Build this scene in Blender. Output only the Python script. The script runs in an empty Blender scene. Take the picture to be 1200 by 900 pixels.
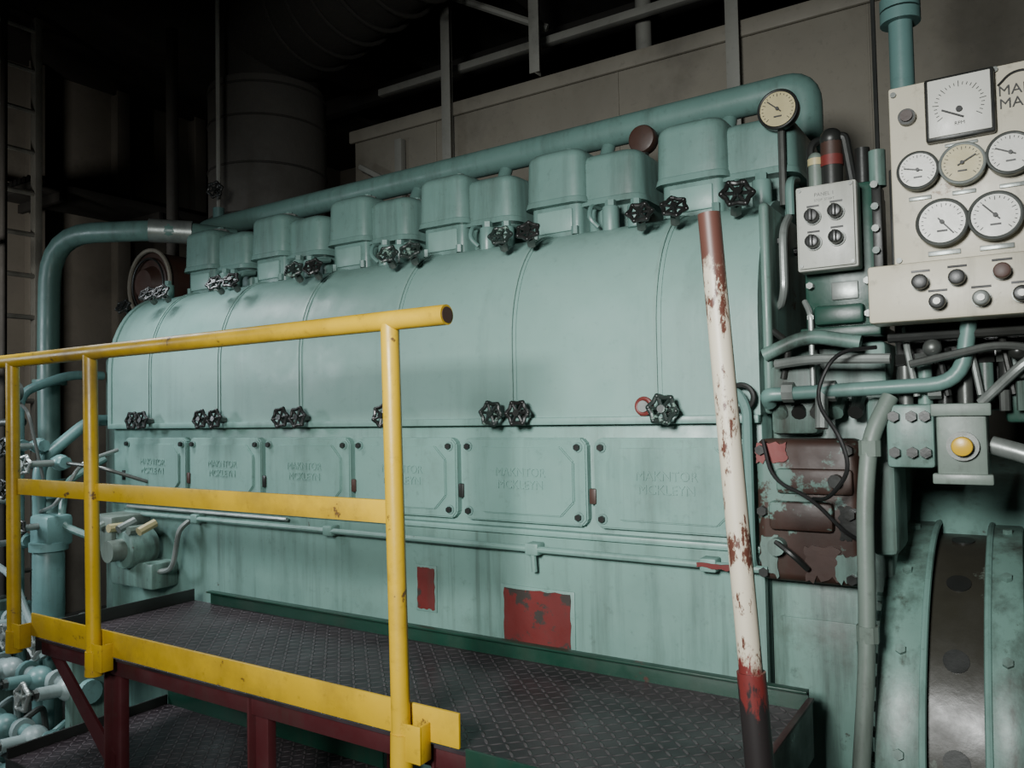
import bpy, bmesh, math, random
from mathutils import Vector, Matrix
random.seed(7)
EYE=1.65   # heights below are written relative to eye level; finish() lifts them so floor = 0
scene=bpy.context.scene
pi=math.pi

# ------------------------------------------------------------------ materials
def newmat(name):
    m=bpy.data.materials.new(name); m.use_nodes=True
    nt=m.node_tree; nt.nodes.clear()
    out=nt.nodes.new('ShaderNodeOutputMaterial'); b=nt.nodes.new('ShaderNodeBsdfPrincipled')
    nt.links.new(b.outputs[0],out.inputs[0])
    return m,nt,b
def c4(c): return (c[0],c[1],c[2],1)
def noise(nt,scale,detail=6,rough=.6,mapping=None):
    tc=nt.nodes.new('ShaderNodeTexCoord'); n=nt.nodes.new('ShaderNodeTexNoise')
    n.inputs['Scale'].default_value=scale; n.inputs['Detail'].default_value=detail; n.inputs['Roughness'].default_value=rough
    if mapping:
        mp=nt.nodes.new('ShaderNodeMapping'); mp.inputs['Scale'].default_value=mapping
        nt.links.new(tc.outputs['Object'],mp.inputs[0]); nt.links.new(mp.outputs[0],n.inputs['Vector'])
    else: nt.links.new(tc.outputs['Object'],n.inputs['Vector'])
    return n.outputs[0]
def ramp(nt,src,a,b,lo=0,hi=1):
    r=nt.nodes.new('ShaderNodeMapRange'); r.inputs['From Min'].default_value=a; r.inputs['From Max'].default_value=b
    r.inputs['To Min'].default_value=lo; r.inputs['To Max'].default_value=hi
    nt.links.new(src,r.inputs['Value']); return r.outputs[0]
def mix(nt,fac,a,b):
    m=nt.nodes.new('ShaderNodeMix'); m.data_type='RGBA'
    if isinstance(fac,(int,float)): m.inputs[0].default_value=fac
    else: nt.links.new(fac,m.inputs[0])
    for s,v in ((6,a),(7,b)):
        if isinstance(v,tuple): m.inputs[s].default_value=c4(v)
        else: nt.links.new(v,m.inputs[s])
    return m.outputs[2]
def paint(name,col,rough=.4,var=.25,grime=(.03,.028,.022),g=.5,rust=0,rustcol=(.10,.03,.015),metal=0,bump=.15,gs=1.0,gt=.5,iso=False,rs=7,drip=0):
    m,nt,b=newmat(name)
    dark=tuple(x*(1-var) for x in col)
    c=mix(nt,ramp(nt,noise(nt,2.2,8),.3,.7),dark,col)
    if g>0:
        st=noise(nt,1.0*gs,7,.65,(2,2,2) if iso else (9,9,.9))
        c=mix(nt,ramp(nt,st,gt,gt+.28,0,g),c,grime)
        c=mix(nt,ramp(nt,noise(nt,26,5,.7),.58,.8,0,g*.7),c,grime)
    if drip>0:   # narrow oil runs and blotches on old paint
        c=mix(nt,ramp(nt,noise(nt,1.3,6,.6,(16,16,.45)),.60,.74,0,drip),c,(.035,.032,.024))
        c=mix(nt,ramp(nt,noise(nt,3.1,9,.7),.58,.72,0,drip*.7),c,(.06,.065,.05))
    if rust>0:
        c=mix(nt,ramp(nt,noise(nt,rs,9,.68),.72-rust*.35,.75-rust*.35),c,rustcol)
    nt.links.new(c,b.inputs['Base Color'])
    nt.links.new(ramp(nt,noise(nt,9,5),.3,.7,rough-.08,rough+.14),b.inputs['Roughness'])
    b.inputs['Metallic'].default_value=metal
    bp=nt.nodes.new('ShaderNodeBump'); bp.inputs['Strength'].default_value=bump; bp.inputs['Distance'].default_value=.004
    nt.links.new(noise(nt,30,4),bp.inputs['Height']); nt.links.new(bp.outputs[0],b.inputs['Normal'])
    return m
teal=paint('paint_teal',(.172,.305,.268),.40,.16,g=.5,gt=.5,drip=.25)
tealc=paint('paint_teal_cover',(.198,.328,.292),.40,.12,g=.3,gt=.54,gs=.8,drip=.08)
tealh=paint('paint_teal_heads',(.148,.258,.23),.38,.25,g=.6,gt=.48,drip=.2)
tealg=paint('paint_teal_grimy',(.155,.26,.225),.42,.30,g=1,gt=.43,rust=.22,rustcol=(.05,.03,.02),drip=.5)
tealb=paint('paint_teal_base',(.165,.29,.253),.42,.22,g=.6,gt=.5,rust=.14,rustcol=(.06,.05,.04),drip=.45)
teald=paint('paint_teal_oily_end',(.16,.28,.24),.40,.28,g=1,gt=.44,rust=.18,rustcol=(.05,.04,.03),drip=.9)
tealpipe=paint('paint_teal_pipe',(.13,.235,.21),.38,.2,g=.5,drip=.2)
bluetl=paint('paint_bluegreen',(.10,.19,.18),.4,.2,g=.5)
seamm=paint('seam_edge',(.22,.35,.31),.35,.2,g=.3)
yellow=paint('paint_yellow',(.53,.335,.012),.36,.22,grime=(.09,.055,.02),g=.8,gt=.47,rust=.24,rustcol=(.10,.055,.02),iso=True,rs=16)
blackm=paint('black_bakelite',(.014,.015,.014),.32,.3,g=0)
worn=paint('black_worn_handle',(.02,.03,.026),.35,.3,g=0,rust=.42,rustcol=(.16,.24,.20),rs=30)
silver=paint('aluminium_paint',(.32,.35,.33),.35,.2,g=.5,metal=.5)
steel=paint('dull_steel',(.14,.15,.14),.4,.3,g=.5,metal=.6)
cream=paint('panel_cream',(.58,.54,.42),.4,.1,g=.6,gt=.52,rust=.16,rustcol=(.22,.15,.08))
dimcream=paint('flange_dim_cream',(.22,.20,.16),.5,.2,g=.5)
creamc=paint('control_box_cream',(.45,.46,.41),.4,.1,g=.4)
white=paint('dial_white',(.64,.64,.58),.35,.05,g=.1)
ydial=paint('dial_yellowed',(.46,.40,.21),.4,.1,g=.2)
ink=paint('ink_black',(.02,.02,.02),.5,0,g=0)
redp=paint('paint_red',(.17,.022,.018),.45,.3,g=.6,rust=.2,rustcol=(.03,.02,.016))
rustp=paint('rust_primer',(.14,.016,.014),.6,.4,g=.7,rust=.5,rustcol=(.03,.024,.02),rs=10)
brownr=paint('rust_brown',(.065,.030,.021),.48,.5,g=.6,rust=.2,rustcol=(.03,.02,.016))
mottle=paint('rust_mottled_plate',(.055,.025,.017),.5,.6,g=.8,rust=.47,rustcol=(.10,.17,.145),rs=5)
maroon=paint('paint_maroon_frame',(.055,.010,.012),.45,.3,g=.5,rust=.2,rustcol=(.02,.012,.01))
dgreen=paint('paint_dark_green',(.008,.045,.028),.36,.3,g=.4,rust=.16,rustcol=(.06,.02,.015))
mgreen=paint('machine_green',(.02,.07,.05),.35,.3,g=.5)
darks=paint('oily_dark_steel',(.03,.032,.03),.35,.4,g=.5,metal=.3)
flyw=paint('oily_flywheel',(.042,.04,.03),.36,.5,g=.8,rust=.3,rustcol=(.09,.11,.09),rs=5)
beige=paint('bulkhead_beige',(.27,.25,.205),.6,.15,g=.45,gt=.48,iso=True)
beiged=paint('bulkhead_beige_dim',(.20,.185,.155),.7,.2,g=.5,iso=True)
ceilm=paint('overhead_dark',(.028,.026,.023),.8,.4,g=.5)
lag=paint('lagging_cloth',(.08,.075,.066),.8,.2,g=.5,bump=.6,iso=True)
lagd=paint('lagging_sooty',(.038,.035,.03),.8,.3,g=.5,bump=.6,iso=True)
whitep=paint('frame_white',(.28,.28,.25),.5,.2,g=.5,iso=True)
rubber=paint('rubber_black',(.012,.012,.012),.45,.2,g=0)
floorm=paint('deck_plate',(.10,.11,.105),.4,.4,g=.7,rust=.1)
knoby=paint('knob_yellow',(.60,.37,.02),.3,.05,g=.1)
greyb=paint('governor_grey',(.165,.21,.18),.4,.25,g=.8,drip=.4)

def treadmat():
    m,nt,b=newmat('checker_plate')
    N=nt.nodes; L=nt.links
    tc=N.new('ShaderNodeTexCoord'); sp=N.new('ShaderNodeSeparateXYZ'); L.new(tc.outputs['Object'],sp.inputs[0])
    def M(op,a,b_=None):
        n=N.new('ShaderNodeMath'); n.operation=op
        for i,v in enumerate((a,b_)):
            if v is None: continue
            if isinstance(v,(int,float)): n.inputs[i].default_value=v
            else: L.new(v,n.inputs[i])
        return n.outputs[0]
    x=M('MULTIPLY',sp.outputs[0],32); y=M('MULTIPLY',sp.outputs[1],32)
    cx=M('FLOOR',x); cy=M('FLOOR',y)
    fx=M('SUBTRACT',M('SUBTRACT',x,cx),.5); fy=M('SUBTRACT',M('SUBTRACT',y,cy),.5)
    par=M('FLOORED_MODULO',M('ADD',cx,cy),2)
    u=M('MULTIPLY',M('ADD',fx,fy),.707); v=M('MULTIPLY',M('SUBTRACT',fx,fy),.707)
    ip=M('SUBTRACT',1,par)
    U=M('ADD',M('MULTIPLY',u,par),M('MULTIPLY',v,ip)); V=M('ADD',M('MULTIPLY',v,par),M('MULTIPLY',u,ip))
    d=M('ADD',M('POWER',M('ABSOLUTE',M('DIVIDE',U,.55)),2),M('POWER',M('ABSOLUTE',M('DIVIDE',V,.15)),2))
    h=ramp(nt,d,.5,1.2,1,0)
    base=mix(nt,ramp(nt,noise(nt,5,8),.35,.7),(.022,.016,.019),(.055,.042,.047))
    c=mix(nt,h,base,(.085,.068,.073))
    c=mix(nt,ramp(nt,noise(nt,2,8),.55,.75,0,.6),c,(.016,.013,.012))
    L.new(c,b.inputs['Base Color']); b.inputs['Metallic'].default_value=.25
    L.new(ramp(nt,noise(nt,8,5),.3,.7,.26,.46),b.inputs['Roughness'])
    bp=N.new('ShaderNodeBump'); bp.inputs['Strength'].default_value=.9; bp.inputs['Distance'].default_value=.003
    L.new(h,bp.inputs['Height']); L.new(bp.outputs[0],b.inputs['Normal'])
    return m
tread=treadmat()
def polemat():
    m,nt,b=newmat('chipped_pole_paint')
    N=nt.nodes; L=nt.links
    tc=N.new('ShaderNodeTexCoord'); sp=N.new('ShaderNodeSeparateXYZ'); L.new(tc.outputs['Object'],sp.inputs[0])
    n=noise(nt,22,8,.72,(1,1,.4))
    ad=N.new('ShaderNodeMath'); ad.operation='MULTIPLY_ADD'; L.new(n,ad.inputs[0]); ad.inputs[1].default_value=.35; L.new(sp.outputs[2],ad.inputs[2])
    z=ad.outputs[0]
    cream_=(.54,.49,.38); red=(.09,.033,.022)
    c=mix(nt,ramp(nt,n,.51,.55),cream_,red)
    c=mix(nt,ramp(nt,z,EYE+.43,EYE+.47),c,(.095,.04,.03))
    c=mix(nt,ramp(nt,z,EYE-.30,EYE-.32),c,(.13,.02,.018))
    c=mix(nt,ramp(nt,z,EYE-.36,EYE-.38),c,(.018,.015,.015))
    L.new(c,b.inputs['Base Color']); b.inputs['Roughness'].default_value=.45
    return m
polem=polemat()

# ------------------------------------------------------------------ mesh builder
class MB:
    def __init__(s): s.bm=bmesh.new(); s.mats=[]
    def mi(s,mat):
        if mat not in s.mats: s.mats.append(mat)
        return s.mats.index(mat)
    def add(s,t,mat,M=None):
        if M is not None: t.transform(M)
        i=s.mi(mat)
        for f in t.faces: f.material_index=i; f.smooth=True
        me=bpy.data.meshes.new('tmp'); t.to_mesh(me); t.free(); s.bm.from_mesh(me); bpy.data.meshes.remove(me)
    def box(s,x,y,h,mat,bev=.004,seg=2,taper=1.0,rot=None):
        t=bmesh.new(); bmesh.ops.create_cube(t,size=1)
        sx,sy,sz=x[1]-x[0],y[1]-y[0],h[1]-h[0]
        for v in t.verts:
            k=taper if v.co.z>0 else 1
            v.co=Vector((v.co.x*sx*k,v.co.y*sy*k,v.co.z*sz))
        if bev>0: bmesh.ops.bevel(t,geom=list(t.edges),offset=min(bev,.45*min(sx,sy,sz)),segments=seg,affect='EDGES',profile=.5)
        M=Matrix.Translation(((x[0]+x[1])/2,(y[0]+y[1])/2,(h[0]+h[1])/2))
        if rot is not None: M=M@rot
        s.add(t,mat,M)
    def cyl(s,p,q,r,mat,r2=None,seg=24,bev=0):
        p=Vector(p);q=Vector(q);d=q-p
        t=bmesh.new(); bmesh.ops.create_cone(t,cap_ends=True,segments=seg,radius1=r,radius2=r if r2 is None else r2,depth=d.length)
        if bev>0:
            es=[e for e in t.edges if abs(e.verts[0].co.z-e.verts[1].co.z)<1e-6]
            bmesh.ops.bevel(t,geom=es,offset=bev,segments=2,affect='EDGES',profile=.5)
        s.add(t,mat,Matrix.Translation((p+q)/2)@d.to_track_quat('Z','Y').to_matrix().to_4x4())
    def ball(s,c,r,mat,sc=(1,1,1)):
        t=bmesh.new(); bmesh.ops.create_uvsphere(t,u_segments=20,v_segments=12,radius=r)
        s.add(t,mat,Matrix.Translation(c)@Matrix.Diagonal((*sc,1)))
    def tube(s,pts,r,mat,bend=.05,seg=12,closed=False):
        pts=[Vector(p) for p in pts]
        if not closed and len(pts)>2 and bend>0:
            o=[pts[0]]
            for i in range(1,len(pts)-1):
                a,b,c=pts[i-1],pts[i],pts[i+1]
                d=min(bend,(a-b).length*.48,(c-b).length*.48)
                p0=b+(a-b).normalized()*d; p2=b+(c-b).normalized()*d
                for k in range(7):
                    u=k/6; o.append(p0*(1-u)**2+b*2*u*(1-u)+p2*u*u)
            o.append(pts[-1]); pts=o
        t=bmesh.new(); n=len(pts); rings=[]; nrm=None
        for i in range(n):
            if closed: tg=(pts[(i+1)%n]-pts[i-1]).normalized()
            else: tg=(pts[min(i+1,n-1)]-pts[max(i-1,0)]).normalized()
            if nrm is None:
                up=Vector((0,0,1)) if abs(tg.z)<.9 else Vector((1,0,0)); nrm=tg.cross(up).normalized()
            else: nrm=(nrm-tg*nrm.dot(tg)).normalized()
            bn=tg.cross(nrm)
            rings.append([t.verts.new(pts[i]+(nrm*math.cos(2*pi*k/seg)+bn*math.sin(2*pi*k/seg))*r) for k in range(seg)])
        for i in range(n if closed else n-1):
            A=rings[i];B=rings[(i+1)%n]
            for k in range(seg): t.faces.new((A[k],A[(k+1)%seg],B[(k+1)%seg],B[k]))
        if not closed: t.faces.new(rings[0][::-1]); t.faces.new(rings[-1])
        bmesh.ops.recalc_face_normals(t,faces=list(t.faces))
        s.add(t,mat)
    def extx(s,prof,x0,x1,mat):
        t=bmesh.new()
        A=[t.verts.new((x0,p[0],p[1])) for p in prof]; B=[t.verts.new((x1,p[0],p[1])) for p in prof]
        n=len(prof)
        for i in range(n): t.faces.new((A[i],A[(i+1)%n],B[(i+1)%n],B[i]))
        t.faces.new(A[::-1]); t.faces.new(B)
        bmesh.ops.recalc_face_normals(t,faces=list(t.faces)); s.add(t,mat)
    def exty(s,prof,y0,y1,mat,bev=0):
        t=bmesh.new()
        A=[t.verts.new((p[0],y0,p[1])) for p in prof]; B=[t.verts.new((p[0],y1,p[1])) for p in prof]
        n=len(prof)
        for i in range(n): t.faces.new((A[i],A[(i+1)%n],B[(i+1)%n],B[i]))
        t.faces.new(A[::-1]); t.faces.new(B)
        bmesh.ops.recalc_face_normals(t,faces=list(t.faces))
        if bev>0: bmesh.ops.bevel(t,geom=list(t.edges),offset=bev,segments=2,affect='EDGES')
        s.add(t,mat)
    def lid(s,plan,h0,h1,mat,crown=.03,inset=.035):
        n=len(plan); cx=sum(p[0] for p in plan)/n; cy=sum(p[1] for p in plan)/n
        sx=max(p[0] for p in plan)-min(p[0] for p in plan); sy=max(p[1] for p in plan)-min(p[1] for p in plan)
        t=bmesh.new(); R=[]
        lv=[(0,h0),(.004,h1-crown)]
        for i in range(1,6):
            a=i/5*pi/2; lv.append((.004+inset*(1-math.cos(a)),h1-crown+crown*math.sin(a)))
        for ins,h in lv:
            R.append([t.verts.new((cx+(p[0]-cx)*(1-2*ins/sx),cy+(p[1]-cy)*(1-2*ins/sy),h)) for p in plan])
        for A,B in zip(R,R[1:]):
            for i in range(n): t.faces.new((A[i],A[(i+1)%n],B[(i+1)%n],B[i]))
        t.faces.new(R[0][::-1]); t.faces.new(R[-1])
        bmesh.ops.recalc_face_normals(t,faces=list(t.faces)); s.add(t,mat)
    def ring(s,c,axis,R,r,mat,lobes=0,amp=0,n=48,seg=8):
        q=Vector(axis).to_track_quat('Z','Y')
        pts=[]
        for i in range(n):
            a=2*pi*i/n; rr=R*(1+amp*math.cos(lobes*a))
            pts.append(Vector(c)+q@Vector((rr*math.cos(a),rr*math.sin(a),0)))
        s.tube(pts,r,mat,closed=True,seg=seg)
    def wheel(s,c,axis,R,mat,stem=.06,stemmat=None,lobes=6):
        c=Vector(c); ax=Vector(axis).normalized(); q=ax.to_track_quat('Z','Y')@Matrix.Rotation(random.random()*pi,3,'Z').to_quaternion()
        pts=[]
        for i in range(42):
            a=2*pi*i/42; rr=R*.88*(1+.10*math.cos(lobes*a)); pts.append(c+q@Vector((rr*math.cos(a),rr*math.sin(a),0)))
        s.tube(pts,R*.17,mat,closed=True,seg=8)
        for i in range(lobes):
            a0=2*pi*i/lobes
            s.tube([c,c+q@Vector((R*.85*math.cos(a0),R*.85*math.sin(a0),0))],R*.13,mat,seg=6)
            s.ball(c+q@Vector((R*.98*math.cos(a0),R*.98*math.sin(a0),0)),R*.2,mat)
        s.cyl(c-ax*R*.25,c+ax*R*.3,R*.28,mat,seg=12)
        s.cyl(c-ax*stem,c,R*.2,stemmat or steel,seg=10)
        s.cyl(c-ax*stem,c-ax*stem*.5,R*.4,stemmat or steel,seg=6)
    def text(s,body,c,size,mat,ext=.002):
        cu=bpy.data.curves.new('t','FONT'); cu.body=body; cu.size=size; cu.extrude=ext; cu.align_x='CENTER'; cu.align_y='CENTER'
        ob=bpy.data.objects.new('t',cu); scene.collection.objects.link(ob)
        bpy.context.view_layer.update()
        me=bpy.data.meshes.new_from_object(ob.evaluated_get(bpy.context.evaluated_depsgraph_get()))
        t=bmesh.new(); t.from_mesh(me)
        bpy.data.objects.remove(ob); bpy.data.curves.remove(cu); bpy.data.meshes.remove(me)
        s.add(t,mat,Matrix.Translation(c)@Matrix.Rotation(pi/2,4,'X'))
    def gauge(s,x,y,h,r,face,bez,ang=.8,depth=.035,ticks=21):
        s.cyl((x,y,h),(x,y-depth,h),r*1.0,bez,seg=40,bev=r*.05)
        s.ring((x,y-depth,h),(0,-1,0),r*.95,r*.085,bez,n=40)
        s.cyl((x,y-depth+.004,h),(x,y-depth-.002,h),r*.88,face,seg=40)
        for i in range(ticks):
            a=math.radians(225-270*i/(ticks-1)); L=.16 if i%5==0 else .09
            rr=r*(.80-L/2)
            s.box((x+rr*math.cos(a)-r*L/2,x+rr*math.cos(a)+r*L/2),(y-depth-.0035,y-depth-.002),(h+rr*math.sin(a)-r*.015,h+rr*math.sin(a)+r*.015),ink,0,rot=Matrix.Rotation(-a,4,'Y'))
        s.box((x+r*.22*math.cos(ang)-r*.45,x+r*.22*math.cos(ang)+r*.45),(y-depth-.007,y-depth-.005),(h+r*.22*math.sin(ang)-r*.03,h+r*.22*math.sin(ang)+r*.03),ink,0,rot=Matrix.Rotation(-ang,4,'Y'))
        s.cyl((x,y-depth,h),(x,y-depth-.01,h),r*.09,ink,seg=12)
        s.box((x-r*.2,x+r*.2),(y-depth-.0035,y-depth-.002),(h-r*.42,h-r*.34),ink,0)
    def finish(s,name,parent=None,sharp=35):
        bmesh.ops.translate(s.bm,verts=list(s.bm.verts),vec=(0,0,EYE))
        me=bpy.data.meshes.new(name); s.bm.to_mesh(me); s.bm.free()
        for m in s.mats: me.materials.append(m)
        me.set_sharp_from_angle(angle=math.radians(sharp))
        ob=bpy.data.objects.new(name,me); scene.collection.objects.link(ob)
        if parent: ob.parent=parent
        return ob
def empty(name):
    e=bpy.data.objects.new(name,None); scene.collection.objects.link(e); return e
def rplan(x0,x1,y0,y1,r,n=4):
    P=[]
    for cx,cy,a0 in ((x1-r,y0+r,-pi/2),(x1-r,y1-r,0),(x0+r,y1-r,pi/2),(x0+r,y0+r,pi)):
        for i in range(n+1):
            a=a0+i/n*pi/2; P.append((cx+r*math.cos(a),cy+r*math.sin(a)))
    return P

FL=-EYE
# ------------------------------------------------------------------ room
b=MB(); b.box((-7,3),(-3,7),(FL-.1,FL),floorm,0); b.finish('floor')
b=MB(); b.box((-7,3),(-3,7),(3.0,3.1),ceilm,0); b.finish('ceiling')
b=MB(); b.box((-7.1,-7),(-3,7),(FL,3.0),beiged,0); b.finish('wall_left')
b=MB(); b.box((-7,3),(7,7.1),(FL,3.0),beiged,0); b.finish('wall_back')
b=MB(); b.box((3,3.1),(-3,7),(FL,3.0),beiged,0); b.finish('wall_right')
b=MB()
b.box((-4.05,3),(4.2,4.3),(FL,2.03),beige,.01)
b.box((-4.08,3),(4.17,4.2),(1.97,2.06),beige,.01)
for x in (-3.3,-1.95,-.6,.8): b.box((x-.006,x+.006),(4.192,4.2),(FL,1.97),beige,.002)
b.finish('wall_casing')
b=MB()
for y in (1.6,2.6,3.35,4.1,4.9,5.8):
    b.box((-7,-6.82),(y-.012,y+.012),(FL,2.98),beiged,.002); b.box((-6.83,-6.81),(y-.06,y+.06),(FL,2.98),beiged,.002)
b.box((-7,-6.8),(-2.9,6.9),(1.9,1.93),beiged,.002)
b.finish('trim_1')
b=MB()
b.box((-6.75,-6.1),(3.0,6.5),(1.75,1.8),ceilm,.005)
for y in (3.2,4.0,4.8,5.6): b.box((-6.78,-6.1),(y-.02,y+.02),(1.68,1.75),ceilm,.003)
for i in range(9): b.tube([(-6.7+.065*i,3.0,1.83),(-6.7+.065*i,6.4,1.83)],.025,rubber,0,8)
b.finish('cable_tray')
b=MB()
for x,h0,h1 in ((-3.13,.9,2.95),(-2.45,2.06,2.95),(-1.24,1.0,2.95),(.4,2.06,2.95)):
    b.box((x-.035,x+.035),(4.09,4.098),(h0,h1),whitep,.002); b.box((x-.004,x+.004),(4.098,4.165),(h0,h1),whitep,.001)
b.box((-4.0,2.9),(4.4,4.46),(2.38,2.43),whitep,.004)
b.box((-6.5,2.9),(4.9,5.0),(2.62,2.75),ceilm,.004)
b.tube([(-3.13,4.08,2.75),(-2.5,4.35,2.45)],.025,whitep,0,8)
b.tube([(-1.24,4.08,2.2),(-.75,4.35,2.85)],.025,whitep,0,8)
for x in (-5.2,-4.0,-2.8,-1.6,-.4,.8): b.box((x-.04,x+.04),(4.4,6.9),(2.8,3.0),ceilm,.004)
b.tube([(-3.9,4.1,1.75),(-3.2,4.08,1.35)],.022,whitep,0,8)
b.box((-3.62,-3.56),(4.14,4.19),(.9,1.9),whitep,.003)
b.tube([(-3.9,5.3,2.2),(2.5,5.3,2.2)],.06,lagd,0,16)
b.tube([(-1.95,4.6,2.1),(-1.95,4.6,2.98)],.05,whitep,0,16)
b.tube([(-3.9,4.6,2.0),(-3.5,4.55,2.15),(-3.0,4.55,2.15)],.07,whitep,.15,16)
b.finish('overhead_steel_frame')
b=MB()
b.cyl((-4.45,3.75,1.15),(-4.45,3.75,2.28),.40,lag,seg=40,bev=.02)
for h in (1.35,1.68,2.0,2.22): b.ring((-4.45,3.75,h),(0,0,1),.400,.008,lagd,n=40)
b.tube([(-4.45,3.75,2.2),(-4.45,3.75,2.62),(-3.3,3.55,2.72),(-2.3,3.5,2.98)],.36,lagd,.45,32)
for i in range(7): b.ring((-3.9+.2*i,3.66-.03*i,2.66+.02*i),(1,-.15,.1),.365,.014,lagd,n=32)
b.cyl((-4.45,3.75,.3),(-4.45,3.75,1.16),.26,darks,seg=30)
b.tube([(-4.9,3.3,.5),(-4.9,3.3,2.7)],.04,lagd,0)
b.finish('exhaust_trunk')

# ------------------------------------------------------------------ engine
eng=empty('marine_diesel_engine')
XR=-.65; XL=-3.95
b=MB()
b.box((XL,XR),(2.32,3.4),(-1.0,.0),teal,.006)
b.extx([(2.30,-.40),(2.30,-1.0),(2.30,FL),(3.4,FL),(3.4,-.40)],XL+.02,XR,tealb)
b.box((XL,XR),(2.285,2.33),(-.415,-.395),teal,.004)
b.box((XL,XR),(2.285,2.33),(-.045,-.02),teal,.004)
b.box((XL,XR),(2.6,3.4),(-.02,.6),tealh,.01)
b.box((-3.9,-.7),(2.24,2.32),(-1.52,-1.46),tealb,.006)
for x in (-3.5,-3.0,-2.5,-2.0,-1.5,-1.0): b.cyl((x,2.27,-1.4),(x,2.27,-1.64),.03,tealb,seg=12)
b.finish('engine_block',eng)
def prof(o):
    p=[(2.45,-.02-o*.3),(2.30-o,-.02-o*.3),(2.30-o,.24)]
    for i in range(1,15):
        a=i/14*pi/2; p.append((2.30-o+(.30+o)*(1-math.cos(a)), .24+(.41+o)*math.sin(a)))
    p+= [(2.75,.655+o),(2.75,.3)]
    return p
b=MB()
b.extx(prof(0),XL,XR,tealc)
for k in range(6):
    x=-.955-.53*k
    b.extx(prof(.007),x-.014,x-.002,seamm); b.extx(prof(.004),x+.001,x+.012,tealc)
b.extx(prof(.006),XR-.02,XR+.004,tealc); b.extx(prof(.008),XL-.01,XL+.02,tealc)
b.finish('camshaft_cover',eng)
b=MB()
for k in range(6):
    x1=-.682-.525*k; x0=x1-.50; h0,h1=-.375,-.088
    c=.02
    P=[(x0+c,h0),(x1-c,h0),(x1,h0+c),(x1,h1-c),(x1-c,h1),(x0+c,h1),(x0,h1-c),(x0,h0+c)]
    b.exty(P,2.290,2.325,teal,.005)
    i=.045;c=.05
    P=[(x0+i+c,h0+.028),(x1-i-c,h0+.028),(x1-i,h0+.028+c),(x1-i,h1-.028-c),(x1-i-c,h1-.028),(x0+i+c,h1-.028),(x0+i,h1-.028-c),(x0+i,h0+.028+c)]
    b.exty(P,2.281,2.30,teal,.004)
    for X in (x0+.03,x1-.03):
        for H in (h0+.03,h1-.03):
            b.cyl((X,2.295,H),(X,2.274,H),.011,darks,seg=6)
            b.cyl((X,2.292,H),(X,2.286,H),.017,tealh,seg=16)
    b.box((x0-.015,x0+.009),(2.284,2.3),(-.30,-.25),brownr if k%2==0 else darks,.004)
    xm=(x0+x1)/2
    b.text('MAKNTOR',(xm,2.2805,-.205),.041,teal,.0026); b.text('MCKLEYN',(xm,2.2805,-.247),.041,teal,.0026)
b.finish('crankcase_doors',eng)
b=MB()
def ragged(x0,x1,h0,h1,y0,y1,mat,j=.012,n=9):
    P=[]
    for i in range(n): P.append((x0+(x1-x0)*i/n,h0+random.uniform(-j,j)))
    for i in range(n): P.append((x1+random.uniform(-j,j)*.4,h0+(h1-h0)*i/n))
    for i in range(n): P.append((x1-(x1-x0)*i/n,h1+random.uniform(-j*.4,j*.4)))
    for i in range(n): P.append((x0+random.uniform(-j,j)*.4,h1-(h1-h0)*i/n))
    b.exty(P,y0,y1,mat)
b.box((-1.555,-1.265),(2.295,2.305),(-.80,-.59),tealb,.003); ragged(-1.54,-1.28,-.78,-.60,2.293,2.30,rustp,.007)
b.box((-1.935,-1.835),(2.295,2.305),(-.725,-.555),tealb,.003); ragged(-1.925,-1.845,-.715,-.565,2.293,2.30,rustp,.006)
ragged(-.83,-.70,-.462,-.448,2.246,2.25,rustp,.004)
b.finish('inspection_plates',eng)
b=MB()
b.tube([(-3.75,2.262,-.455),(XR+.02,2.262,-.455)],.011,tealb,0,10)
b.tube([(-3.75,2.27,-.425),(-2.6,2.27,-.425)],.008,silver,0,8)
for x in (-3.2,-2.35,-1.4,-.8):
    b.box((x-.025,x+.025),(2.25,2.302),(-.475,-.435),tealb,.006)
b.tube([(-1.4,2.262,-.46),(-1.4,2.27,-.53)],.01,tealb,0,8)
b.finish('drain_pipe',eng)
b=MB()
for k in range(6):
    x=-.955-.53*k; sft=0 if k==0 else .028
    for dx,m in (((-.06),worn if k in (1,2,3) else blackm),(.055,worn if k==2 else blackm)):
        if k==0: dx+=.03
        b.wheel((x+dx-.03+sft,2.325,.625),(.25,-.75,.5),.040,m,.07)
    bots=[(-.055,.052),(-.055,.052),(-.02,),(-.05,.052),(-.05,.05),(-.05,.03)][k]
    if k==0:
        b.wheel((x+.035,2.235,.0),(.1,-1,.1),.044,worn,.06)
        b.ring((x-.045,2.285,.01),(0,-1,0),.024,.007,redp,n=24); b.cyl((x-.045,2.30,.01),(x-.045,2.275,.01),.018,silver,seg=12)
    else:
        for dx in bots: b.wheel((x+dx,2.235,-.003),(.1,-1,.1),.041,blackm if k!=1 or dx>0 else worn,.06)
b.wheel((-.705,2.33,.635),(.3,-.8,.4),.046,blackm,.09)
b.wheel((XL-.05,2.40,.60),(.25,-.8,.5),.04,blackm,.07)
b.finish('indicator_valves',eng)
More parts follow.
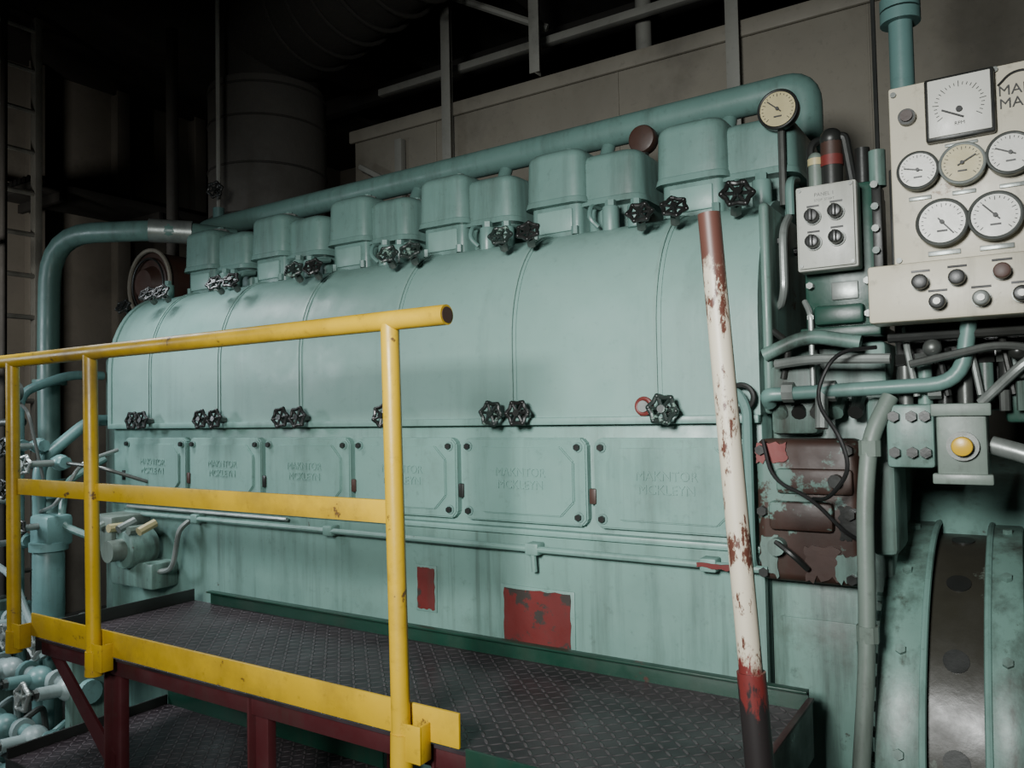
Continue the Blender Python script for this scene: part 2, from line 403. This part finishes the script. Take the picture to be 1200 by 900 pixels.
for k in range(6):
    b=MB(); x0=-1.059-.53*k
    b.box((x0+.018,x0+.232),(2.575,2.90),(.6,.80),tealh,.025,3)
    b.lid(rplan(x0-.006,x0+.256,2.543,2.92,.05),.765,.790,tealh,.006,.006)
    b.lid(rplan(x0,x0+.25,2.55,2.915,.05),.78,.978,tealh,.04,.045)
    b.box((x0+.22,x0+.43),(2.645,3.0),(.6,.78),tealh,.025,3)
    b.lid(rplan(x0+.19,x0+.467,2.585,3.03,.06),.750,.775,tealh,.006,.006)
    b.lid(rplan(x0+.19,x0+.46,2.592,3.02,.06),.765,.948,tealh,.04,.05)
    b.box((x0+.05,x0+.20),(2.566,2.585),(.665,.75),tealc,.006)
    for X,Y,H in ((x0+.125,2.70,.972),(x0+.335,2.80,.943)):
        b.cyl((X,Y,H),(X,Y,H+.022),.016,tealh,seg=12); b.cyl((X,Y,H+.012),(X,Y,H+.03),.044,silver,seg=8,bev=.004); b.cyl((X,Y,H+.03),(X,Y,H+.042),.018,tealh,seg=8)
    b.cyl((x0-.045,2.50,.62),(x0-.045,2.50,.70),.03,tealpipe,seg=20,bev=.006); b.cyl((x0-.045,2.50,.70),(x0-.045,2.50,.72),.018,tealpipe,seg=6)
    b.cyl((x0+.37,2.54,.62),(x0+.37,2.54,.72),.03,tealh,seg=20,bev=.006); b.cyl((x0+.37,2.54,.72),(x0+.37,2.54,.742),.02,tealh,seg=6)
    b.tube([(x0+.31,2.56,.66),(x0+.285,2.54,.69),(x0+.28,2.56,.74),(x0+.28,2.64,.75)],.009,tealpipe,.04,8)
    b.tube([(x0+.45,2.56,.6),(x0+.45,2.56,.71),(x0+.45,2.65,.73)],.014,tealh,.04,10)
    for X in (x0+.04,x0+.21): b.cyl((X,2.57,.65),(X,2.57,.68),.014,tealh,seg=6)
    b.cyl((x0+.1,2.95,.85),(x0+.1,3.1,1.14),.03,tealpipe,seg=16)
    b.finish('cylinder_head_%d'%(k+1),eng)
b=MB()
b.tube([(-4.05,3.1,1.175),(-.67,3.1,1.205),(-.67,3.1,.6)],.062,tealpipe,.07,24)
b.tube([(-4.05,3.1,1.175),(-4.3,3.1,1.17),(-4.3,3.0,.5)],.062,tealpipe,.1,20)
b.tube([(-3.95,3.25,1.0),(-.8,3.25,1.0)],.07,darks,0,20)
b.finish('cooling_water_pipe',eng)
b=MB()
b.gauge(-.635,2.585,.940,.062,ydial,darks,2.4); b.tube([(-.635,2.585,.90),(-.635,2.585,.64)],.012,steel,0,8)
b.cyl((-1.25,2.95,1.07),(-1.25,2.89,1.07),.056,brownr,seg=28,bev=.012); b.cyl((-1.25,2.92,1.03),(-1.25,2.92,.8),.02,darks)
b.finish('dial_thermometer',eng)
b=MB()
b.box((XR,XR+.03),(2.34,3.2),(-.02,.60),tealg,.02,3)
b.tube([(XR+.05,2.50,.58),(XR+.055,2.40,.52),(XR+.06,2.38,.34),(XR+.04,2.42,.30),(XR,2.45,.30)],.012,silver,.05,10)
b.tube([(XR+.12,2.36,.30),(XR+.14,2.34,.26),(XR+.14,2.34,.05)],.008,silver,.04,10)
b.tube([(XR+.03,2.5,.18),(XR+.1,2.4,.12),(XR+.1,2.36,-.04)],.012,darks,.04,10)
b.tube([(XR+.03,2.36,.22),(XR+.08,2.34,.18),(XR+.06,2.34,.08)],.01,darks,.04,10)
b.tube([(-.74,2.31,.0),(-.74,2.25,.03),(-.70,2.25,.05),(-.672,2.25,0),(-.672,2.25,-.44),(-.672,2.31,-.46)],.014,tealpipe,.03,10)
b.tube([(-.715,2.27,-.03),(-.715,2.25,-.43)],.012,tealpipe,.03,10)
b.ring((-.69,2.26,.03),(0,-1,0),.035,.008,darks,n=24)
for y in (2.45,2.65,2.85):
    for h in (.05,.5): b.cyl((XR+.03,y,h),(XR+.045,y,h),.014,darks,seg=6)
b.finish('end_cover_fittings',eng)
b=MB()
b.box((XR,-.33),(2.42,3.3),(-1.6,.18),tealg,.015)
b.box((XR+.0,-.40),(2.36,2.5),(FL,-.47),teald,.01)
b.box((-.66,-.385),(2.27,2.38),(-.485,-.09),mottle,.025,3)
ragged(-.655,-.57,-.15,-.10,2.264,2.275,redp,.01); ragged(-.65,-.60,-.47,-.36,2.264,2.275,tealg,.012); ragged(-.45,-.395,-.47,-.40,2.264,2.275,tealg,.012)
ragged(-.53,-.44,-.47,-.38,2.265,2.275,brownr,.015); ragged(-.44,-.395,-.36,-.27,2.266,2.275,darks,.012)
for X in (-.64,-.41):
    for H in (-.46,-.29,-.12): b.cyl((X,2.275,H),(X,2.25,H),.014,darks,seg=6)
b.box((-.62,-.45),(2.245,2.28),(-.34,-.26),mottle,.012); b.box((-.60,-.40),(2.255,2.28),(-.24,-.17),mottle,.01)
b.cyl((-.6,2.27,-.385),(-.6,2.235,-.385),.024,tealg,seg=16); b.cyl((-.44,2.27,-.2),(-.44,2.23,-.2),.018,darks,seg=12)
b.tube([(-.6,2.24,-.37),(-.55,2.22,-.40),(-.52,2.25,-.44)],.008,darks,.03,8)
b.tube([(-.63,2.25,-.09),(-.60,2.22,-.2),(-.5,2.21,-.24),(-.42,2.23,-.33),(-.38,2.26,-.36)],.005,rubber,.06,8)
b.box((-.37,-.30),(2.3,2.5),(-.4,.02),tealg,.02)
b.tube([(-.64,2.33,.15),(-.52,2.33,.2),(-.38,2.33,.17)],.02,tealg,.05,12)
for i in range(5): b.cyl((-.6+.05*i,2.40,.02),(-.6+.05*i,2.33,-.02),.02,(tealg,darks,steel)[i%3],seg=10)
b.box((-.63,-.50),(2.34,2.44),(-.08,.12),tealg,.015)
b.box((-.62,-.42),(2.355,2.36),(-1.5,-.6),teald,.002)
b.finish('gear_case',eng)
b=MB()
b.tube([(-.60,2.27,.035),(-.14,2.24,.05),(-.115,2.24,.22)],.019,tealpipe,.07,14)
for x in (-.56,-.45,-.2): b.cyl((x-.015,2.27,.04),(x+.015,2.27,.04),.028,silver,seg=8)
b.tube([(-.62,2.3,.01),(-.62,2.26,.035),(-.57,2.27,.035)],.02,tealpipe,.03,12)
b.tube([(-.47,2.26,.04),(-.47,2.24,-.06)],.017,silver,0,10)
b.tube([(-.60,2.30,.12),(-.5,2.28,.13),(-.3,2.27,.12)],.014,silver,.05,10)
b.tube([(-.30,2.24,.02),(-.345,2.20,-.08),(-.36,2.18,-.25),(-.36,2.16,-.6),(-.385,2.10,-1.0),(-.42,2.1,-1.6)],.021,greyb,.15,14)
for h,y,x in ((-.09,2.20,-.346),(-.55,2.163,-.36)): b.cyl((x,y,h),(x,y,h-.04),.027,greyb,seg=10)
b.tube([(-.33,2.25,.15),(-.42,2.18,.14),(-.47,2.15,.02),(-.40,2.12,-.08),(-.38,2.12,-.16),(-.44,2.16,-.24),(-.50,2.25,-.25)],.0055,rubber,.12,8)
b.tube([(-.1,2.25,.0),(0,2.2,.1),(.1,2.3,.16)],.012,silver,.05,10)
b.tube([(-.08,2.2,-.1),(.02,2.18,-.13),(.1,2.2,-.2)],.022,silver,.05,12)
b.finish('driving_end_pipework',eng)
b=MB()
b.box((-.190,-.085),(2.14,2.26),(-.185,0),greyb,.008); b.box((-.20,-.075),(2.13,2.16),(-.03,0),greyb,.004); b.box((-.20,-.075),(2.13,2.16),(-.19,-.165),greyb,.004)
b.cyl((-.135,2.14,-.10),(-.135,2.125,-.10),.034,steel,seg=24); b.cyl((-.135,2.13,-.10),(-.135,2.10,-.10),.023,knoby,seg=20,bev=.006)
b.box((-.31,-.20),(2.22,2.35),(-.16,0),tealg,.01)
for i,(x,h) in enumerate(((-.29,-.03),(-.25,-.03),(-.22,-.03),(-.29,-.12),(-.25,-.12),(-.22,-.12))): b.cyl((x,2.22,h),(x,2.20,h),.014,darks,seg=6)
for i in range(8):
    x=-.27+.045*i; b.cyl((x,2.3,0),(x,2.3,.10+.02*(i%3)),.018,(steel,tealg,darks)[i%3],seg=12)
    b.cyl((x,2.3,.10),(x,2.3,.13),.024,(darks,steel)[i%2],seg=6)
b.tube([(-.30,2.24,.17),(.15,2.24,.17)],.012,darks,0,8)
b.tube([(-.25,2.22,.10),(-.05,2.2,.14),(.12,2.22,.09)],.01,steel,.05,8)
b.box((-.30,.3),(2.36,2.6),(-.02,.3),darks,.01)
b.box((-.05,.1),(2.28,2.36),(-.05,.14),mgreen,.01)
for i in range(5):
    x=-.27+.07*i; b.tube([(x,2.33,.2),(x+.01,2.26,.15),(x+.03,2.26,.02)],.008,(silver,darks)[i%2],.03,8)
for i in range(6):
    x=-.05+.035*i; b.cyl((x,2.25,-.02),(x,2.25,.03+.02*(i%2)),.012,(steel,tealg)[i%2],seg=8); b.ball((x,2.25,.05+.02*(i%2)),.014,(darks,silver)[i%2])
b.ball((-.2,2.24,.14),.022,steel); b.ball((-.02,2.22,.12),.02,darks)
b.finish('fuel_rack_governor',eng)
b=MB()
b.box((-.53,-.34),(2.36,2.6),(.19,.62),mgreen,.015); b.box((-.54,-.33),(2.34,2.62),(.19,.22),mgreen,.005)
b.box((-.455,-.385),(2.352,2.362),(.295,.345),silver,.003)
for x,h in ((-.51,.25),(-.36,.25),(-.51,.34),(-.36,.34)): b.cyl((x,2.36,h),(x,2.335,h),.01,steel,seg=6)
b.box((-.50,-.37),(2.33,2.37),(.225,.28),mgreen,.01)
b.cyl((-.50,2.42,.62),(-.50,2.42,.70),.02,greyb,seg=14); b.cyl((-.50,2.42,.70),(-.50,2.42,.72),.022,ydial,seg=14); b.ball((-.50,2.42,.72),.02,greyb)
b.cyl((-.455,2.42,.62),(-.455,2.42,.70),.03,darks,seg=14); b.cyl((-.455,2.42,.69),(-.455,2.42,.72),.032,redp,seg=14); b.cyl((-.455,2.42,.72),(-.455,2.42,.76),.03,brownr,seg=14); b.ball((-.455,2.42,.77),.032,darks)
b.tube([(-.455,2.42,.75),(-.42,2.42,.78),(-.40,2.44,.62)],.014,darks,.03,10)
b.tube([(-.52,2.45,.6),(-.52,2.45,.78),(-.46,2.5,.8)],.012,darks,.03,8)
b.cyl((-.37,2.4,.62),(-.37,2.4,.72),.02,darks,seg=12)
b.box((-.345,-.32),(2.36,2.42),(.35,.6),darks,.004)
for i in range(4): b.cyl((-.335,2.36,.42+.06*i),(-.335,2.34,.42+.06*i),.010,(mgreen,steel)[i%2],seg=8)
b.cyl((-.33,2.38,.60),(-.33,2.38,.70),.022,tealg,seg=12)
b.finish('overspeed_trip_housing',eng)
b=MB()
b.box((-4.35,XL),(2.5,3.2),(FL,.35),tealg,.02)
b.cyl((-4.25,3.1,.78),(-4.25,2.72,.78),.19,brownr,seg=36,bev=.01)
b.ring((-4.25,2.71,.78),(0,-1,0),.20,.012,dimcream,n=48); b.ring((-4.25,2.70,.78),(0,-1,0),.15,.006,darks,n=40)
b.cyl((-4.25,2.72,.78),(-4.25,2.67,.78),.11,brownr,r2=.08,seg=30); b.box((-4.4,-4.1),(2.8,3.1),(.3,.7),tealg,.02)
b.cyl((-4.25,3.0,.78),(-3.9,3.0,.78),.16,darks,seg=30)
b.cyl((-3.55,2.26,-.60),(-3.55,2.12,-.60),.09,tealg,seg=24,bev=.01); b.cyl((-3.55,2.12,-.60),(-3.55,2.05,-.60),.05,greyb,seg=16)
b.box((-3.72,-3.38),(2.16,2.3),(-.78,-.66),tealg,.015); b.box((-3.8,-3.6),(2.1,2.3),(-.62,-.45),greyb,.015)
for i in range(6): b.cyl((-3.75+.08*i,2.16,-.5+.03*(i%2)),(-3.75+.08*i,2.08,-.5),.02,(silver,greyb,ydial)[i%3],seg=8)
b.tube([(-3.38,2.2,-.7),(-3.28,2.2,-.68),(-3.26,2.22,-.5),(-3.24,2.27,-.46)],.012,silver,.05,8)
b.tube([(-3.8,2.1,-.55),(-3.95,2.05,-.5),(-4.0,2.1,-.3),(-4.0,2.3,-.2)],.018,tealpipe,.06,10)
b.finish('lube_oil_pump',eng)
fw=MB()
cy,ch=2.78,-1.0
fw.cyl((-.37,3.31,-.90),(.9,3.31,-.90),.74,tealb,seg=72,bev=.01)
fw.cyl((-.355,cy,ch),(-.25,cy,ch),.635,teald,seg=80,bev=.006)
fw.cyl((-.25,cy,ch),(-.105,cy,ch),.605,flyw,seg=80)
fw.cyl((-.105,cy,ch),(-.03,cy,ch),.635,teald,seg=80,bev=.006)
fw.cyl((-.03,cy,ch),(.9,cy,ch),.615,tealb,seg=80)
for i in range(64):
    a=2*pi*i/64; fw.cyl((-.37,cy+.612*math.cos(a),ch+.612*math.sin(a)),(-.35,cy+.612*math.cos(a),ch+.612*math.sin(a)),.014,tealg,seg=6)
for i in range(16):
    a=2*pi*i/16+.16; d=Vector((0,math.cos(a),math.sin(a)))
    for x in (-.30,-.067):
        p=Vector((x,cy,ch)); fw.cyl(p+d*.625,p+d*.647,.013,tealg,seg=6)
    p=Vector((-.178,cy,ch)); fw.cyl(p+d*.595,p+d*.608,.03,darks,seg=20)
for x in (-.248,-.108): fw.ring((x,cy,ch),(1,0,0),.633,.009,tealb,n=80)
fw.box((-.31,.9),(cy-.3,cy+.6),(FL,-1.4),tealg,.01)
fw.finish('flywheel_housing',eng)

# ------------------------------------------------------------------ gauge panel
g=empty('gauge_panel'); g.location=(.018,0,0)
b=MB()
b.box((-.292,.16),(2.20,2.235),(.345,.80),cream,.006)
b.box((-.345,.16),(2.13,2.235),(.20,.342),cream,.008)
b.box((-.25,.1),(2.235,2.26),(.4,.75),darks,.004)
b.box((-.3,-.26),(2.22,2.4),(.22,.6),darks,.004); b.box((.05,.09),(2.22,2.4),(.22,.6),darks,.004)
b.finish('panel_plates',g)
b=MB()
x,h=-.135,.716
b.box((x-.074,x+.074),(2.175,2.20),(h-.078,h+.078),darks,.006); b.box((x-.066,x+.066),(2.17,2.178),(h-.07,h+.07),white,.002)
for i in range(25):
    a=math.radians(215-250*i/24); L=.014 if i%4==0 else .007; R=.05
    b.box((x+R*math.cos(a)-L/2,x+R*math.cos(a)+L/2),(2.1685,2.1695),(h+R*math.sin(a)-.0008,h+R*math.sin(a)+.0008),ink,0,rot=Matrix.Rotation(-a,4,'Y'))
b.box((x-.04,x+.012),(2.166,2.168),(h-.022,h-.018),ink,0,rot=Matrix.Rotation(.5,4,'Y')); b.cyl((x,2.17,h-.012),(x,2.163,h-.012),.007,ink,seg=12)
b.text('RPM',(x,2.169,h-.045),.012,ink,.0003)
b.gauge(-.228,2.20,.572,.046,white,steel,2.9); b.gauge(-.133,2.20,.572,.049,ydial,silver,.5); b.gauge(-.035,2.20,.578,.049,white,steel,2.7)
b.gauge(-.18,2.20,.437,.056,white,steel,-.9); b.gauge(-.070,2.20,.437,.056,white,steel,2.3)
b.gauge(.06,2.20,.50,.055,white,steel,1.3)
b.cyl((-.250,2.20,.715),(-.250,2.18,.715),.02,darks,seg=20); b.cyl((-.250,2.18,.715),(-.250,2.172,.715),.014,brownr,seg=16)
b.text('MAN',(-.018,2.198,.735),.034,ink,.001); b.text('MAU',(-.018,2.198,.704),.034,ink,.001)
b.tube([(-.055,2.198,.75),(-.03,2.198,.775),(.0,2.198,.778),(.03,2.198,.76)],.003,ink,.03,6)
for X in (-.228,-.133,-.035): b.box((X-.025,X+.025),(2.195,2.20),(.505,.515),silver,.001)
for X in (-.18,-.07): b.box((X-.035,X+.035),(2.194,2.20),(.362,.374),silver,.001)
b.box((-.17,-.1),(2.195,2.20),(.625,.632),silver,.001)
for X,H in ((-.28,.78),(-.28,.36),(-.06,.79)): b.cyl((X,2.2,H),(X,2.192,H),.007,steel,seg=8)
b.finish('gauges',g)
b=MB()
for X,H,m in ((-.227,.290,blackm),(-.150,.293,blackm),(-.060,.298,brownr),(.03,.30,blackm),(-.192,.240,blackm),(-.103,.240,steel),(-.024,.243,blackm)):
    b.cyl((X,2.13,H),(X,2.122,H),.020,steel,seg=20); b.cyl((X,2.125,H),(X,2.095,H),.018,m,seg=16,bev=.004)
    if H<.26: b.cyl((X,2.125,H),(X,2.09,H),.008,white,seg=10)
    b.box((X-.02,X+.02),(2.127,2.13),(H+.026,H+.031),ink,0)
b.finish('panel_switches',g)
b=MB()
b.tube([(-.255,2.34,.30),(-.255,2.34,2.9)],.030,bluetl,0,20)
b.cyl((-.255,2.34,1.02),(-.255,2.34,1.05),.05,bluetl,seg=20); b.cyl((-.255,2.34,1.055),(-.255,2.34,1.085),.05,bluetl,seg=20)
b.tube([(-.33,2.40,.6),(-.33,2.40,1.3),(.6,2.44,1.4)],.006,darks,.05,8)
b.finish('cooling_riser_pipe')
b=MB()
b.box((-.525,-.368),(2.27,2.335),(.37,.605),creamc,.006); b.box((-.519,-.374),(2.262,2.272),(.376,.60),creamc,.003)
for X,H in ((-.478,.515),(-.418,.52),(-.478,.445),(-.418,.45)):
    b.cyl((X,2.262,H),(X,2.255,H),.022,steel,seg=20); b.cyl((X,2.258,H),(X,2.225,H),.018,blackm,seg=16,bev=.004); b.box((X-.005,X+.005),(2.215,2.226),(H-.016,H+.016),blackm,.002)
    b.box((X-.016,X+.016),(2.26,2.262),(H+.028,H+.033),ink,0)
b.text('PANEL 1',(-.448,2.262,.575),.014,ink,.0004); b.text('STOP  START',(-.448,2.262,.56),.009,ink,.0004)
for X in (-.512,-.381):
    for H in (.384,.592): b.cyl((X,2.263,H),(X,2.258,H),.005,steel,seg=8)
b.finish('control_box')

# ------------------------------------------------------------------ platform
pf=empty('access_platform')
PX0,PX1,PY0,PY1,PH=-3.12,-.515,1.53,2.2,-.80
b=MB(); b.box((PX0,PX1),(PY0,PY1),(PH-.008,PH),tread,0); b.box((-3.2,-1.95),(1.47,2.12),(-1.248,-1.24),tread,0); b.finish('tread_plates',pf)
b=MB()
b.box((-3.0,PX1),(PY1-.008,PY1),(PH-.07,PH+.055),dgreen,.002); b.box((-3.0,PX1),(PY1-.03,PY1),(PH+.05,PH+.056),dgreen,.001)
b.box((PX1,PX1+.008),(PY0,PY1),(PH-.12,PH+.03),darks,.002); b.box((PX1-.004,PX1+.012),(PY0,PY1),(PH+.025,PH+.034),maroon,.001)
b.box((-1.14,PX1),(PY0-.008,PY0),(PH-.07,PH+.012),dgreen,.002)
b.box((PX0-.006,PX0),(PY0,PY1),(PH-.05,PH+.05),darks,.002)
for y in (1.56,1.86,2.16): b.box((PX0+.02,PX1-.02),(y-.02,y+.02),(PH-.06,PH-.009),maroon,.002)
for x in (-2.64,-1.90,-1.22,-.55):
    for y in (1.56,2.15):
        b.box((x-.03,x+.03),(y-.005,y+.025),(FL,PH-.01),maroon,.002); b.box((x-.03,x-.022),(y-.03,y+.03),(FL,PH-.01),maroon,.001)
        b.box((x-.05,x+.05),(y-.04,y+.04),(FL,FL+.01),maroon,.002)
b.exty([(-3.06,PH-.06),(-2.98,PH-.06),(-2.64,-1.13),(-2.64,-1.22)],1.55,1.56,maroon)
b.box((-3.21,-3.2),(1.47,2.12),(-1.30,-1.20),darks,.002); b.box((-3.2,-1.95),(1.462,1.47),(-1.30,-1.235),darks,.002); b.box((-3.2,-1.95),(2.12,2.13),(-1.30,-1.18),dgreen,.002)
for x in (-3.15,-2.0):
    for y in (1.5,2.08): b.box((x-.02,x+.02),(y-.02,y+.02),(FL,-1.25),maroon,.002)
b.finish('frame',pf)
b=MB()
ry=1.50; rh=.235
b.box((-3.12,-1.15),(1.512,1.522),(PH+.012,PH+.095),yellow,.003)
b.tube([(-3.75,ry,rh-.003),(-1.155,ry,rh)],.025,yellow,0,20)
b.cyl((-1.156,ry,rh),(-1.1535,ry,rh),.0195,brownr,seg=20)
for xb,xt in ((-3.19,-3.235),(-2.655,-2.70),(-1.305,-1.335)):
    b.tube([(xb,ry-.012,PH-.04),(xt,ry,rh-.01)],.0235,yellow,0,18)
    b.cyl((xb,ry-.012,PH-.05),(xb+.001,ry-.011,PH+.03),.029,yellow,seg=18)
    b.box((xb-.0,xb+.07),(1.472,1.479),(PH-.03,PH+.06),yellow,.003)
    b.box((xb+.063,xb+.07),(1.476,1.515),(PH-.03,PH+.06),yellow,.003)
b.box((-3.23,-1.32),(ry-.006,ry+.006),(-.27,-.212),yellow,.002)
b.finish('guard_railing')
b=MB()
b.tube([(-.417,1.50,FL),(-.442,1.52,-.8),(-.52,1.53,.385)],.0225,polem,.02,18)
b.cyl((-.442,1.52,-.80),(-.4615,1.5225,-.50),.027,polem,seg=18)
b.box((-.503,-.45),(1.52,1.56),(-.84,-.80),darks,.003)
b.cyl((-.417,1.50,FL),(-.417,1.50,FL+.012),.05,darks,seg=18)
b.finish('stanchion_pole')

# ------------------------------------------------------------------ left side plant
b=MB()
b.tube([(-3.80,2.95,1.03),(-3.9,2.6,1.03),(-4.53,2.3,1.04),(-4.56,2.3,.5),(-4.53,2.3,-.95),(-4.53,2.3,FL)],.056,tealpipe,.28,24)
b.tube([(-3.86,2.72,1.03),(-4.0,2.55,1.033)],.064,silver,0,20)
for h in (.2,-.35,-.42): b.cyl((-4.545,2.3,h),(-4.545,2.3,h+.03),.085,tealpipe,seg=24)
b.finish('water_return_pipe')
b=MB()
def valve(x,y,h,m,R=.07,ax=(0,-1,.1)):
    b.ball((x,y,h),.055,m,(1.2,1,1)); a=Vector(ax).normalized()
    b.cyl((x,y,h),Vector((x,y,h))+a*.14,.028,m,seg=14); b.wheel(Vector((x,y,h))+a*.2,a,R,silver,.08,steel,5)
mt=paint('valve_teal_bright',(.17,.32,.31),.35,.3,g=.6,rust=.1); mp=paint('valve_pale',(.33,.42,.41),.35,.25,g=.6)
for j,(h,y) in enumerate(((-.98,2.0),(-1.16,1.9),(-1.36,1.8),(-1.54,1.75))):
    b.tube([(-5.6,y,h),(-3.45,y,h)],.03,(mt,mp)[j%2],0,16)
    for i in range(7):
        x=-5.2+.26*i+.1*(j%2); valve(x,y-.02,h,(mp,mt)[i%2],.055)
        b.cyl((x+.1,y,h),(x+.13,y,h),.05,(mt,mp)[i%2],seg=16)
        b.tube([(x+.05,y,h),(x+.05,y+.12,h+.06),(x+.05,y+.14,h-.12)],.014,(mt,mp,steel)[i%3],.04,8)
for x in (-5.4,-4.4,-3.5):
    b.box((x-.03,x+.03),(1.85,2.1),(FL,-.9),tealg,.004)
b.finish('valve_manifold')
b=MB()
b.tube([(-4.15,2.05,FL),(-4.15,2.05,-.2),(-4.15,2.3,.0),(-4.3,2.52,.0)],.03,mt,.08,16)
b.cyl((-4.0,2.02,-.95),(-4.0,2.02,-.62),.07,mt,seg=24,bev=.02); b.cyl((-4.0,2.02,-.62),(-4.0,2.02,-.58),.085,mt,seg=24); b.ball((-4.0,2.02,-.95),.07,mt)
b.tube([(-4.0,2.02,FL),(-4.0,2.02,-.95)],.025,mt,0)
for x,h in ((-4.35,-.12),(-4.15,-.32),(-4.0,-.5),(-4.3,-.6),(-4.15,-.12),(-3.95,-.2),(-4.4,-.4)):
    b.ball((x,2.05,h),.04,mt); b.cyl((x,2.05,h),(x,1.9,h),.016,silver,seg=12); b.wheel((x,1.88,h),(.3,-1,.1),.045,(silver,darks)[int(-h*10)%2],.05)
    b.cyl((x-.05,2.05,h),(x+.05,2.05,h),.03,mt,seg=8)
b.tube([(-4.35,2.05,FL),(-4.35,2.05,.15),(-4.35,2.3,.25),(-4.35,2.49,.25)],.024,mt,.08,14)
b.tube([(-4.7,1.9,FL),(-4.7,1.9,.0),(-4.4,2.1,.0)],.020,steel,.08,12)
b.tube([(-4.15,2.05,-.45),(-3.9,2.0,-.4),(-3.85,2.1,-.2),(-3.85,2.28,-.15)],.010,silver,.06,10)
b.tube([(-4.25,2.0,.1),(-4.05,1.95,.05),(-4.0,2.0,-.3)],.008,steel,.06,10)
b.tube([(-4.6,2.0,-.7),(-4.2,1.95,-.75),(-3.9,1.95,-1.1)],.016,mp,.1,10)
b.tube([(-3.95,2.05,-.2),(-3.7,2.1,-.22),(-3.6,2.28,-.3)],.009,steel,.06,10)
b.box((-4.09,-3.92),(1.97,2.1),(-.60,-.45),mt,.02)
b.cyl((-4.2,1.98,.15),(-4.2,1.95,.15),.045,steel,seg=24); b.cyl((-4.2,1.95,.15),(-4.2,1.945,.15),.038,white,seg=24)
b.finish('oil_filter_assembly',eng)
b=MB()
for y in (2.5,2.95): b.box((-6.05,-5.98),(y-.025,y+.025),(FL,2.95),whitep,.003)
for i in range(15): b.tube([(-6.0,2.5,FL+.3+.3*i),(-6.0,2.95,FL+.3+.3*i)],.018,whitep,0,8)
b.finish('bulkhead_ladder')
b=MB()
for i,(x,y,r) in enumerate(((-5.6,2.35,.03),(-5.4,2.45,.02),(-5.75,2.3,.04))):
    b.tube([(x,y,FL),(x,y,2.95)],r,(steel,lagd,lagd)[i%3],0,14)
for h in (-.4,.3,1.1): b.box((-5.85,-5.3),(2.3,2.34),(h,h+.04),steel,.003)
b.finish('riser_pipes')
b=MB()
b.tube([(-4.27,3.2,1.24),(-4.27,3.2,2.95)],.014,whitep,0,8); b.cyl((-4.27,3.2,1.25),(-4.27,3.2,1.33),.035,bluetl,seg=12); b.wheel((-4.2,3.12,1.42),(.5,-1,.1),.05,darks,.06)
b.finish('vent_pipe',eng)

# ------------------------------------------------------------------ lights
def area(name,loc,tgt,size,power,col,spread=180):
    l=bpy.data.lights.new(name,'AREA'); l.energy=power; l.size=size; l.color=col; l.spread=math.radians(spread)
    o=bpy.data.objects.new(name,l); scene.collection.objects.link(o); o.location=loc
    o.rotation_euler=(Vector(tgt)-Vector(loc)).to_track_quat('-Z','Y').to_euler(); return o
area('work_light',(-.55,-1.0,EYE+.7),(-1.3,2.3,EYE-.1),.6,52,(.98,1,.98),88)
area('bulkhead_lamp',(-4.9,.2,EYE+.6),(-4.3,2.2,EYE-1.0),.6,24,(.84,.93,1),120)
area('left_wall_fill',(-5.2,1.0,EYE+.9),(-7,4.2,EYE+.5),.4,14,(1,.96,.9),110)  # added fill light that lifts the left wall, not a real fitting
area('overhead_lamp',(-3.6,1.7,EYE+1.3),(-3.0,1.9,0),.5,16,(.9,.96,1),100)
w=bpy.data.worlds.new('dim_engine_room'); scene.world=w; w.use_nodes=True
w.node_tree.nodes['Background'].inputs[0].default_value=(.8,.86,.86,1); w.node_tree.nodes['Background'].inputs[1].default_value=.035

# ------------------------------------------------------------------ camera
cam=bpy.data.cameras.new('camera'); cam.lens=28; cam.sensor_width=36; cam.clip_start=.05
co=bpy.data.objects.new('camera',cam); scene.collection.objects.link(co)
yaw=math.radians(33); P=math.radians(2.03); ro=.02
f=Vector((-math.sin(yaw)*math.cos(P),math.cos(yaw)*math.cos(P),math.sin(P)))
r0=Vector((math.cos(yaw),math.sin(yaw),0)); u0=r0.cross(f)
r=r0*math.cos(ro)-u0*math.sin(ro); u=u0*math.cos(ro)+r0*math.sin(ro)
M=Matrix((r,u,-f)).transposed().to_4x4(); M.translation=(0,0,EYE)
co.matrix_world=M
scene.camera=co
